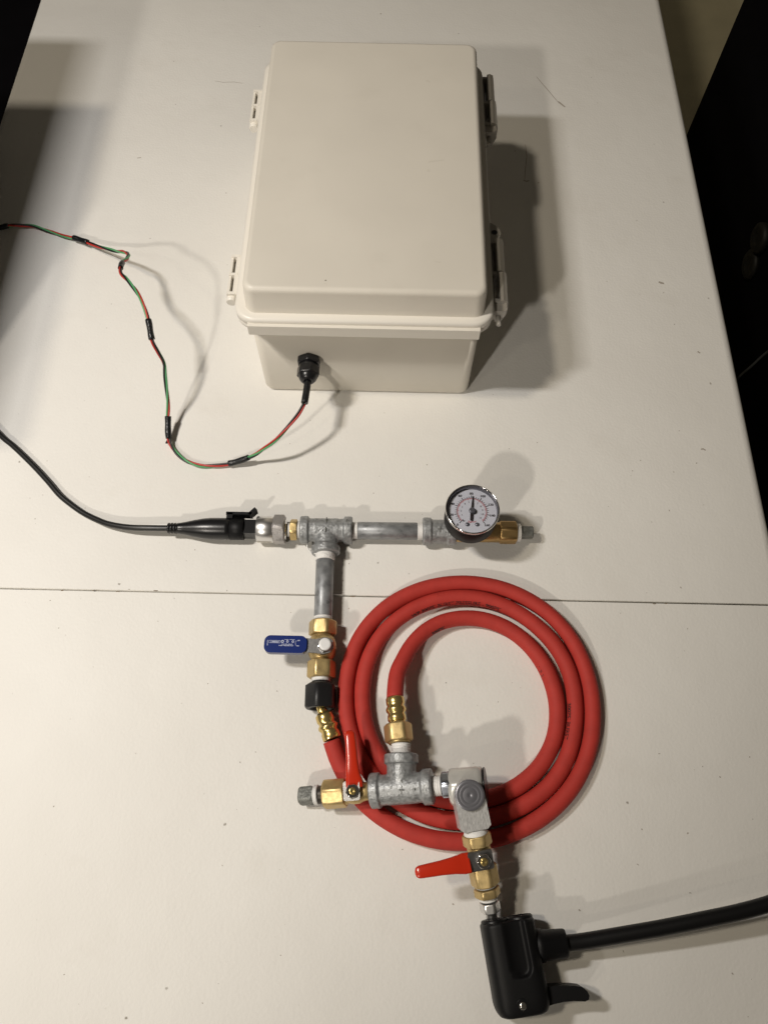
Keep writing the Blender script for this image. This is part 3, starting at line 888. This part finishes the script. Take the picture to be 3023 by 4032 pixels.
pts = [GC + d * 13.2 + nrm * 0.3, GC + d * 2 + nrm * 0.95, GC - d * 1.5 + nrm * 0.7, GC - d * 2 + nrm * 1.15, GC - d * 7.4 + nrm * 1.15, GC - d * 8.1 + nrm * 0.6,
       GC - d * 8.1 - nrm * 0.6, GC - d * 7.4 - nrm * 1.15, GC - d * 2 - nrm * 1.15, GC - d * 1.5 - nrm * 0.7, GC + d * 2 - nrm * 0.95, GC + d * 13.2 - nrm * 0.3]
prism(bm, [(p.x, p.y) for p in pts], zt, zt + 0.35, bev=0)
ne = obj('needle', bm, 'ink', ga)
bm = B(); lathe(bm, GC + V(0, 0, ZD), (0, 0, 1), [(0, 1.1), (1.6, 1.1), (1.7, 2.5), (2.9, 2.5), (3.4, 1.9)], 32); obj('needle_hub', bm, 'turned', ga)
for dg in (161, 199):
    bm = B(); lathe(bm, gp(dg, 11.6, ZD), (0, 0, 1), [(0, 1.7), (0.5, 1.65), (0.9, 1.2), (1.1, 0.5)], 24); obj('dial_screw', bm, 'turned', ga)
bm = B(); cyl(bm, gp(-137, 11.0, ZD), (0, 0, 1), 0, 2.4, 0.45, 12, 0.1); obj('stop_pin', bm, 'turned', ga)
bm = B(); lathe(bm, GC + V(0, 0, 48.55), (0, 0, 1), [(0, 19.95), (0.4, 19.95)], 64); obj('glass', bm, 'glass', ga)

# branch: tape, nipple, ball valve, black coupler
bm = B(); lathe(bm, br(31.5), BD, [(0, 7.6), (1.4, 8.0), (3.2, 7.6), (4.6, 7.9), (6.4, 7.5)], 40)
obj('thread_tape', bm, 'ptfe', T)
bm = B(); tube(bm, catmull([(-7.5, 45, 9.5), (-8.6, 39, 6.0), (-4.5, 33.5, 8), (0.2, 30.0, 15.0), (6, 28.5, 19.2), (11.5, 26.5, 17.5)], 6), 0.7, 8)
obj('tape_strand', bm, 'ptfe', T)
for y_, l_, r_ in ((-21.6, 3.9, 7.3), (-69.4, 4.4, 7.2)):
    bm = B(); threads(bm, br(y_), BD, 0, l_, r_, 1.5, 0.6); obj('thread_tape', bm, 'ptfe', T)
bm = B(); cyl(bm, br(25.6), BD, 0, 47.6, 7.25, 48, 0.5); obj('pipe_nipple', bm, 'pipe', T)
bm = B()
hexnut(bm, br(-25.2), BD, 0, 11.5, 9.6, ph=R(8), ch=1.0)
lathe(bm, br(-36.5), BD, [(0, 8.4), (1.2, 8.2), (2.5, 9.4), (6, 10.6), (10.5, 10.9), (15, 10.4), (18, 9.0), (19.5, 7.6), (20.6, 7.4)], 48)
cyl(bm, V(9.4, -47.2, 14), V(0.10, -0.03, 1), 0, 13, 5.6, 32, 0.5)
cyl(bm, V(9.4, -47.2, 14), V(0.10, -0.03, 1), 0, 9.5, 8.0, 32, 0.5)
hexnut(bm, br(-56.6), BD, 0, 13.2, 9.5, ph=R(-8), ch=1.2)
bv = obj('ball_valve', bm, 'brass', T)
HU = V(0.06, -0.02, 1)
bm = B()
out = [(17.6, -45.2), (15.5, -43.3), (11, -42.6), (4.6, -44.2), (-1.0, -43.6), (-8, -43.6), (-8, -54.2), (-1.0, -54.2), (4.0, -54.6), (10.5, -55.4), (15.8, -54.0), (18.2, -50.2)]
prism(bm, out, 26.4, 28.4, bev=0.4); obj('handle_plate', bm, 'steel', bv)
bm = B()
prism(bm, rrect(-33.4, -1.6, -55.6, -42.4, 4.6, 6), 24.4, 30.2, bev=1.7, seg=3)
gr = obj('blue_grip', bm, 'blue', bv)
bm = B()
zt = 30.23
NX, NY = (-1, 0, 0), (0, -1, 0)
text(bm, 'LEAD FREE BALL VALVE', 1.05, (-17.0, -50.1, zt), NX, NY, bold=0.05)
text(bm, '150 WSP  600 WOG', 0.95, (-16.2, -49.0, zt), NX, NY, bold=0.05)
text(bm, 'EVERBILT', 1.5, (-25.6, -47.3, zt), NX, NY, bold=0.07)
for x0, x1, y0, y1 in ((-29.9, -21.3, -48.3, -48.1), (-29.9, -21.3, -46.5, -46.3), (-29.9, -29.7, -48.3, -46.3), (-21.5, -21.3, -48.3, -46.3)):
    flat_poly(bm, [(x0, y0, zt), (x1, y0, zt), (x1, y1, zt), (x0, y1, zt)])
text(bm, '600 WOG', 0.95, (-30.9, -48.2, zt), (0, 1, 0), (-1, 0, 0), bold=0.05)
text(bm, 'ON', 1.2, (-8.2, -50.1, zt), NX, NY, bold=0.05)
text(bm, 'OFF', 1.2, (-7.8, -46.0, zt), NX, NY, bold=0.05)
for x, y, s in ((-12.0, -47.0, 0.9), (-16.1, -47.0, 0.9), (-19.8, -47.0, 1.1)):
    for i in range(20):
        u, v = 2 * math.pi * i / 20, 2 * math.pi * (i + 1) / 20
        flat_poly(bm, [(x + s * math.cos(u), y + s * math.sin(u), zt), (x + s * math.cos(v), y + s * math.sin(v), zt),
                       (x + s * 0.55 * math.cos(v), y + s * 0.55 * math.sin(v), zt), (x + s * 0.55 * math.cos(u), y + s * 0.55 * math.sin(u), zt)])
for x0, x1 in ((-14.5, -10.7), (-18.6, -15.2)):
    flat_poly(bm, [(x0, -45.6, zt), (x1, -45.6, zt), (x1, -45.35, zt), (x0, -45.35, zt)])
for i in range(10):
    f0, f1 = i / 10, (i + 1) / 10
    q = lambda f, r: (-8.2 - r * math.cos(R(-38 + 76 * f)) * 3.2 + 1.2, -48.05 + r * math.sin(R(-38 + 76 * f)) * 3.2, zt)
    flat_poly(bm, [q(f0, 1), q(f1, 1), q(f1, 0.93), q(f0, 0.93)])
obj('grip_lettering', bm, 'inkw', gr, smooth=False)
bm = B()
hexnut(bm, V(11.9, -48.6, 27.8), HU, 0, 2.6, 5.2, ph=R(15), ch=0.6); obj('handle_nut', bm, 'chrome', bv)
bm = B(); lathe(bm, V(12.0, -48.6, 30.0), HU, [(0, 4.7), (1.4, 4.7), (2.0, 4.2), (2.2, 3.2)], 36); obj('white_cap', bm, 'white', bv)
bm = B()
rf = 10.7; rc = rf / math.cos(math.pi / 6)
lathe(bm, br(-73.4), BD, [(0, 7.2), (0.2, 8.5), (2.6, rc), (17.6, rc), (18.6, 11.2), (19.2, 10.4), (19.2, 8.0), (12.5, 7.6)], 48, (6, rf, R(-20)))
obj('black_coupler', bm, 'hexblack', T)

# ------------------------------------------------------------------ red hose
T = thing('rubber_hose', 'coiled red rubber air hose with crimped brass end fittings', 'hose', (121, -84, 0))
K = 1.012
hp = []
for x, y, z in HOSE:
    r = max(0.0, min(1.0, (z - 6.4) / 8.0)); k = K + (1.0 - K) * r
    hp.append(V(121 + (x - 121) * k, -84 + (y + 84) * k, z))
path = catmull(hp, 4)
for i, p in enumerate(path):          # a hose never lies quite true
    w = min(1.0, i / 30.0, (len(path) - 1 - i) / 30.0)
    p.x += w * (0.45 * math.sin(i * 0.061 + 1.0) + 0.25 * math.sin(i * 0.173))
    p.y += w * (0.45 * math.cos(i * 0.053) + 0.25 * math.sin(i * 0.149 + 2.0))
HR = 6.15
bm = B(); tube(bm, path, [HR * (1 + 0.012 * math.sin(i * 0.21) + 0.01 * math.sin(i * 0.083 + 1)) for i in range(len(path))], 24); ho = obj('hose_tube', bm, 'hose', T)
# printing along the inner flank of the hose
fr = frames_along(path)
arcl = [0.0]
for a, b in zip(path[:-1], path[1:]): arcl.append(arcl[-1] + (b - a).length)
def hose_text(body, size, near, bold=0.15, flank=64):
    i0 = min(range(len(path)), key=lambda i: (path[i] - V(near)).length)
    s0 = arcl[i0]
    def fn(x, y):
        s = s0 - x                      # the run turns anticlockwise seen from above; text reads left to right at the top
        import bisect
        i = max(0, min(len(arcl) - 2, bisect.bisect(arcl, s) - 1))
        f = (s - arcl[i]) / max(1e-6, arcl[i + 1] - arcl[i])
        p = path[i].lerp(path[i + 1], f)
        t = fr[i][0].lerp(fr[i + 1][0], f).normalized()
        inward = V(0, 0, 1).cross(t).normalized()
        a = R(flank) - y / HR           # angle from straight up toward the centre of the coil
        return p + (V(0, 0, 1) * math.cos(a) + inward * math.sin(a)) * (HR + 0.07)
    bm = B(); text(bm, body, size, (0, 0, 0), bold=bold, fn=fn)
    obj('hose_print', bm, 'ink', ho, smooth=False)
hose_text('WP 300PSI BURST PRESSURE - 900PSI', 4.9, (112, -3.2, 6.3))
hose_text('300PSI', 4.9, (96, -25.5, 8), flank=66)
hose_text('WP 300PSI', 4.9, (182, -63.4, 6.3), flank=68)
hose_text('300PSI BURST', 4.9, (198.5, -98, 6.3), flank=60)
# crimped ferrule at the black coupler
A0 = V(9.8, -90.5, 11.5); A1 = V(20.4, -116.0, 10.6); AD = (A1 - A0).normalized()
def ferrule(P, D, s, name='crimped_ferrule'):
    bm = B()
    lathe(bm, P, D, [(0 * s, 3.0), (0.6 * s, 4.6), (2.0 * s, 6.2), (2.6 * s, 6.6), (7 * s, 6.7), (8.2 * s, 6.0), (9.2 * s, 6.0), (10.6 * s, 7.2), (11.6 * s, 7.5), (12.8 * s, 7.2),
                     (14.0 * s, 6.2), (15.0 * s, 6.1), (16.4 * s, 6.8), (20.5 * s, 6.9), (21.0 * s, 6.5), (21.0 * s, 6.0)], 48)
    return obj(name, bm, 'gold', T)
bm = B(); cyl(bm, A0, AD, -4, 5.4, 3.6, 32, 0.3); obj('barb_stem', bm, 'gold', T)
ferrule(A0 + AD * 4.6, AD, 1.0)
# ferrule and hex nut at the lower tee
E1 = V(64.9, -86.6, 24.0); ED = V(0.11, -1, 0.07).normalized()
bm = B()
lathe(bm, E1, ED, [(-1, 6.4), (0, 6.9), (3.8, 6.8), (5.0, 6.2), (6.4, 7.0), (7.6, 7.5), (9.0, 7.3), (10.4, 6.3), (11.4, 6.2), (12.4, 6.7), (15.5, 6.8), (16.2, 6.3), (17, 5.8), (19, 5.8)], 48)
obj('crimped_ferrule', bm, 'gold', T)
bm = B(); hexnut(bm, E1, ED, 18.2, 31, 9.0, ph=R(6), ch=1.4); lathe(bm, E1, ED, [(17.2, 6.2), (18.4, 8.4)], 40); lathe(bm, E1, ED, [(30.6, 8.2), (32.2, 7.4)], 40)
obj('hex_nut', bm, 'brass', T)

# ------------------------------------------------------------------ lower valve manifold
T = thing('valve_manifold', 'galvanised tee with two red handled brass valves, resting on the red hose coil', 'pipe fitting', (70, -149, 0))
D1 = V(106.7, 7.7, 25.6).normalized()
P1 = V(-1.6, -154.0, 9.2)
def low(x): return P1 + D1 * ((x + 1.6) / D1.x)
sx = 1.0 / D1.x
UP = V(0, 0, 1)
bm = B()
lathe(bm, low(8.6), -D1, [(-3.0, 5.4), (0, 5.4), (0.6, 6.6), (1.6, 7.0), (9.6, 6.8), (10.6, 6.0)], 48, (4, 5.3, R(18)))
obj('square_head_plug', bm, 'plug', T)
TE = V(-0.03, 1, 0.0).normalized()
for p_, d_, l_, r_ in ((low(8.8), D1, 4.2, 7.0), (low(91.5), D1, 7.6, 6.8), (low(70.4) + TE * 22, TE, 9.6, 6.9)):
    bm = B(); threads(bm, p_, d_, 0, l_, r_, 1.7, 0.8); obj('thread_tape', bm, 'ptfe', T)
bm = B(); threads(bm, low(12.4), D1, 0, 4.0, 6.3, 1.0, 0.6); obj('bare_thread', bm, 'coppery', T)
# drain valve
bm = B()
hexnut(bm, low(15.8), D1, 0, 15.6 * sx, 9.0, ph=R(18), ch=1.0)
lathe(bm, low(31), D1, [(0, 8.0), (1.0, 8.4), (1.6, 6.8), (3, 7.4), (6, 8.0), (10, 7.8), (13, 6.6), (14.5, 6.2), (19.5, 6.2)], 40)
N1 = (V(0, 0, 1) - D1 * D1.z).normalized()
cyl(bm, low(38), N1, 0, 10.5, 4.6, 32, 0.3)
dv = obj('drain_valve', bm, 'brass', T)
NP = V(0.08, -0.06, 1).normalized()
S1 = low(38) + N1 * 9.0
bm = B()
prism(bm, rrect(-5.9, 5.9, -6.2, 6.6, 1.6, 3), 0, 1.8, O=S1, X=D1, Z=NP, bev=0.3); obj('handle_plate', bm, 'steel', dv)
bm = B(); hexnut(bm, S1, NP, 1.6, 4.6, 4.3, ph=R(10), ch=0.6); obj('handle_nut', bm, 'chrome', dv)
bm = B(); lathe(bm, S1, NP, [(0, 2.5), (5.2, 2.5), (5.7, 2.1), (5.6, 1.2), (5.3, 0.4)], 24); obj('valve_stem', bm, 'gold', dv)

def grip(parent, pts, ws, th, m='redv'):
    """Vinyl-dipped lever: flattened tube swept along pts with half-widths ws and half-thicknesses th."""
    P = catmull(pts, 6); n = 20
    def lerp(a, i):
        f = i / 6.0; k = min(len(a) - 2, int(f)); return a[k] + (a[k + 1] - a[k]) * (f - k)
    rings = []
    bm = B()
    for i, p in enumerate(P):
        a = P[max(0, i - 1)]; b = P[min(len(P) - 1, i + 1)]
        t = (b - a).normalized(); s = t.cross(V(0, 0, 1)).normalized(); u = s.cross(t)
        w, h = lerp(ws, i), lerp(th, i)
        ring_ = []
        for k in range(n):
            c, sn = math.cos(2 * math.pi * k / n), math.sin(2 * math.pi * k / n)
            e = 0.62
            ring_.append(bm.verts.new(p + s * w * math.copysign(abs(c) ** e, c) + u * h * math.copysign(abs(sn) ** e, sn)))
        rings.append(ring_)
    for A, Bb in zip(rings[:-1], rings[1:]):
        for k in range(n):
            j = (k + 1) % n; bm.faces.new((A[k], A[j], Bb[j], Bb[k]))
    bm.faces.new(list(reversed(rings[0]))); bm.faces.new(rings[-1])
    return obj('red_grip', bm, m, parent, ang=60)
zg = S1.z + 1.0
grip(dv, [(37.8, -149.0, zg), (37.2, -145, zg + 0.3), (36.0, -139.0, zg + 1.2), (35.2, -131, zg + 1.6), (34.2, -122, zg + 1.6), (33.2, -114, zg + 1.4), (32.9, -111.6, zg + 1.3), (32.8, -110.6, zg + 1.2)],
     [5.9, 6.0, 4.9, 4.2, 4.0, 3.7, 2.8, 1.0], [1.9, 2.4, 2.6, 2.6, 2.6, 2.5, 1.9, 0.7])
t2 = tee('pipe_tee', low(70.4), D1, TE, 21.4 * sx, 23.2, 12.0, 10.2, 6.6, T)
c = low(70.4)
for pts in (((-0.5, -4.6, 9.6), (-0.4, 1.0, 10.6)), ((-2, -1.8, 10.4), (1.4, -1.8, 10.8)), ((-0.3, 3.2, 10.6), (-0.2, 6.5, 8.6))):
    ridge(t2, [c + V(*pts[0]), c + V(*pts[1])], 0.4)
ridge(t2, [c + V(-7.5, -1, 8.6), c + V(-7.2, 1.0, 8.7)], 0.5); ridge(t2, [c + V(8.5, -2, 12.4), c + V(8.6, -0.4, 12.5)], 0.5)
# jam nut and swivel
bm = B(); hexnut(bm, low(98.2), D1, 0, 7.2, 8.6, ph=R(28), ch=0.9); obj('jam_nut', bm, 'zinc', T)
SWC = V(115.0, -147.0, 34.5)
bm = B()
lathe(bm, SWC, D1, [(-12, 10.5), (-10.8, 12.2), (-8.5, 13.6), (8.5, 13.6), (10.8, 12.2), (12, 10.5)], 48, (6, 12.0, R(30)))
sw = obj('swivel_body', bm, 'satin', T, ang=20)
bm = B(); lathe(bm, SWC, D1, [(12.2, 11.6), (13.2, 11.6)], 40); obj('seal_ring', bm, 'black', sw)
AX = V(4.6, -22.4, -3.5).normalized(); AZ = (V(0.0, 0.0, 1) - AX * AX.z).normalized(); AO = V(114.7, -154.0, 51.0)
out = [(22.6, -7.6), (20.6, -10.2)]
for k in range(13):
    a = R(-90 - 180 * k / 12); out.append((10.2 * math.cos(a), 10.2 * math.sin(a)))
out += [(20.6, 10.2), (22.6, 7.6)]
bm = B(); prism(bm, out, -18.0, 0.0, O=AO, X=AX, Z=AZ, bev=0.7); obj('swivel_arm', bm, 'brushed', sw)
bm = B()
lathe(bm, AO + AZ * 0.0, AZ, [(-1, 9.8), (2.4, 9.8), (2.7, 9.5), (2.74, 7.6), (2.70, 7.5), (2.70, 7.2), (2.75, 7.1), (2.76, 5.2), (2.72, 5.1), (2.72, 4.8), (2.76, 4.7), (2.72, 2.9), (2.74, 2.8), (2.74, 0.9), (2.3, 0.3)], 64)
obj('swivel_cap', bm, 'turned', sw)
# valve toward the pump head
PA = V(119.0, -174.6, 40.6); PB = V(131.9, -232.0, 19.5); D3 = (PB - PA).normalized(); LY = (PB - PA).length / (232.0 - 174.6)
def arm(y): return PA + (PB - PA) * ((-174.6 - y) / (232.0 - 174.6))
L3 = lambda y0, y1: (y0 - y1) * LY
bm = B()
lathe(bm, arm(-174), D3, [(0, 7.0), (3.0, 8.2), (3.6, 8.0)], 40)
obj('thread_tape', bm, 'ptfe', T)
for y_, l_, r_ in ((-207.2, 2.6, 7.7), (-214.2, 4.2, 6.2)):
    bm = B(); threads(bm, arm(y_), D3, 0, l_, r_, 1.5, 0.6); obj('thread_tape', bm, 'ptfe', T)
bm = B()
hexnut(bm, arm(-177), D3, 0, L3(-177, -184), 8.6, ph=R(10), ch=0.8)
lathe(bm, arm(-183), D3, [(0, 7.2), (2, 7.8), (8, 8.2), (12, 7.6), (15, 7.0)], 40)
hexnut(bm, arm(-195.5), D3, 0, L3(-195.5, -207.6), 8.5, ph=R(14), ch=1.0)
N3 = (V(0, 0, 1) - D3 * D3.z).normalized()
cyl(bm, arm(-189.5), N3, 0, 10.5, 4.6, 32, 0.3)
iv = obj('inlet_valve', bm, 'brass', T)
S3 = arm(-189.8) + N3 * 9.2
GX = V(-0.98, -0.19, 0.0)
bm = B(); prism(bm, rrect(-6.6, 9.6, -6.2, 6.2, 1.6, 3), 0, 1.8, O=S3, X=GX, Z=N3, bev=0.3); obj('handle_plate', bm, 'steel', iv)
bm = B(); hexnut(bm, S3, N3, 1.6, 4.6, 4.3, ph=R(10), ch=0.6); obj('handle_nut', bm, 'chrome', iv)
bm = B(); lathe(bm, S3, N3, [(0, 2.5), (5.2, 2.5), (5.7, 2.1), (5.6, 1.2), (5.3, 0.4)], 24); obj('valve_stem', bm, 'gold', iv)
g0 = S3 + N3 * 0.9
gpts = [g0 + GX.normalized() * d + V(0, 0, dz) for d, dz in ((8.6, 0), (13, -0.2), (20, 0.4), (28, 0.8), (36, 0.8), (42, 0.6), (44.2, 0.5), (45, 0.4))]
grip(iv, gpts, [6.3, 6.4, 5.2, 4.5, 4.2, 3.9, 2.9, 1.0], [1.9, 2.4, 2.6, 2.6, 2.6, 2.5, 1.9, 0.7])
bm = B(); hexnut(bm, arm(-209.4), D3, 0, L3(-209.4, -214.4), 7.7, ph=R(2), ch=0.7); obj('hex_bushing', bm, 'brass', T)
bm = B(); hexnut(bm, arm(-217.8), D3, 0, L3(-217.8, -223.6), 6.1, ph=R(12), ch=0.8)
lathe(bm, arm(-223.4), D3, [(0, 4.6), (1.0, 3.9), (4.0, 3.7), (12, 3.7)], 32); obj('tyre_valve_stem', bm, 'can', T)

# ------------------------------------------------------------------ pump head
T = thing('pump_head', 'black bicycle pump head with lever and thick air hose, clamped on the valve stem', 'pump', (145, -253, 0))
PO = V(140.8, -229.0, 17.2); PL = V(0.158, -0.987, 0.0).normalized(); PS = V(-PL.y, PL.x, 0) * 1.0    # along, sideways (toward +x)
PS = V(0.987, 0.158, 0)
W2, H2, LEN = 17.6, 15.6, 53.0
nc, nl = 160, 72
rings = []
bm = B()
for i in range(nl + 1):
    f = i / nl; s = LEN * f
    k = 1.0
    if s < 2.0: k = 1 - 0.07 * (1 - s / 2.0) ** 2
    e = LEN - s
    if e < 9: k = math.sqrt(max(0.0, 1 - ((9 - e) / 9.0) ** 2)) * 0.24 + 0.76
    ring_ = []
    for j in range(nc):
        a = 2 * math.pi * j / nc; c, sn = math.cos(a), math.sin(a)
        ex = 0.45
        x = W2 * math.copysign(abs(c) ** ex, c) * k; z = H2 * math.copysign(abs(sn) ** 0.6, sn) * (0.35 + 0.65 * k)
        if sn > 0.2:                       # valley between the two bores, and the long finger slot
            def step(v, w): return max(0.0, min(1.0, 0.5 + v / w))
            hw = 6.0 if s < 26 else math.sqrt(max(0.0, 36.0 - (s - 26.0) ** 2))
            z -= 3.6 * step(hw - abs(x - 2.2), 1.6) * step(33.0 - s, 1.5)
            z += 1.5 * math.exp(-((x - 2.2) / 1.4) ** 2) * step(27.0 - s, 4.0)
            z -= 1.2 * step(x - 12.4, 3.0) * step(30.0 - s, 6.0)
        ring_.append(bm.verts.new(PO + PL * s + PS * x + V(0, 0, max(z, -16.4))))
    rings.append(ring_)
for A, Bb in zip(rings[:-1], rings[1:]):
    for j in range(nc):
        q = (j + 1) % nc; bm.faces.new((A[j], A[q], Bb[q], Bb[j]))
bm.faces.new(list(reversed(rings[0]))); bm.faces.new(rings[-1])
ph = obj('head_body', bm, 'blackm', T, ang=50)
for off, zz in ((-8.6, 2.3), (8.6, 2.3)):
    bm = B()
    lathe(bm, PO + PS * off + V(0, 0, zz), -PL, [(-3, 8.6), (1.2, 8.6), (2.0, 7.8), (2.0, 5.6), (-1.5, 5.0), (-1.5, 1.0)], 40)
    obj('valve_port', bm, 'rubber', ph)
C0 = PO + PL * 17.5 + PS * 15.5; CD = V(0.988, 0.115, 0.06).normalized()
bm = B(); lathe(bm, C0 + V(0, 0, 0.5), CD, [(0, 10.2), (5, 9.9), (5.6, 9.3), (19.6, 8.6), (20.6, 8.0), (20.6, 4.9)], 48); obj('hose_collar', bm, 'blackm', T)
c1 = C0 + V(0, 0, 0.5) + CD * 18
bm = B(); tube(bm, catmull([c1, c1 + CD * 14, (213, -236.2, 22), (240, -231.3, 25), (268, -225.6, 28), (296, -219.6, 30), (322, -212.0, 31), (352, -200, 29), (384, -184, 20), (405, -170, 4), (415, -160, -30), (420, -150, -120), (425, -140, -320), (470, -140, -560), (560, -200, -735)], 6), 5.0, 20)
obj('air_hose', bm, 'rubber', T)
bm = B()
out = [(150, -268), (158, -266.8), (165, -265.6), (173, -265), (181, -264.9), (186.5, -265.4), (189.4, -267.6), (190.6, -270), (190, -272.2), (187.5, -273.3),
       (181, -273.2), (175, -273.6), (168, -275), (160, -277.4), (152, -279)]
prism(bm, out, 9, 24, bev=1.4, seg=3); obj('clamp_lever', bm, 'blackm', T)
bm = B(); lathe(bm, V(146.6, -275.2, 32.4), V(0.03, -0.15, 0.98), [(-3, 2.4), (0.4, 2.4), (1.0, 1.9), (1.3, 0.9)], 24); obj('rivet', bm, 'chrome', T)
bm = B(); lathe(bm, V(146.6, -275.2, 32.4), V(0.03, -0.15, 0.98), [(-3, 4.2), (-0.2, 4.2), (0.2, 3.8)], 24); obj('rivet_boss', bm, 'blackm', T)
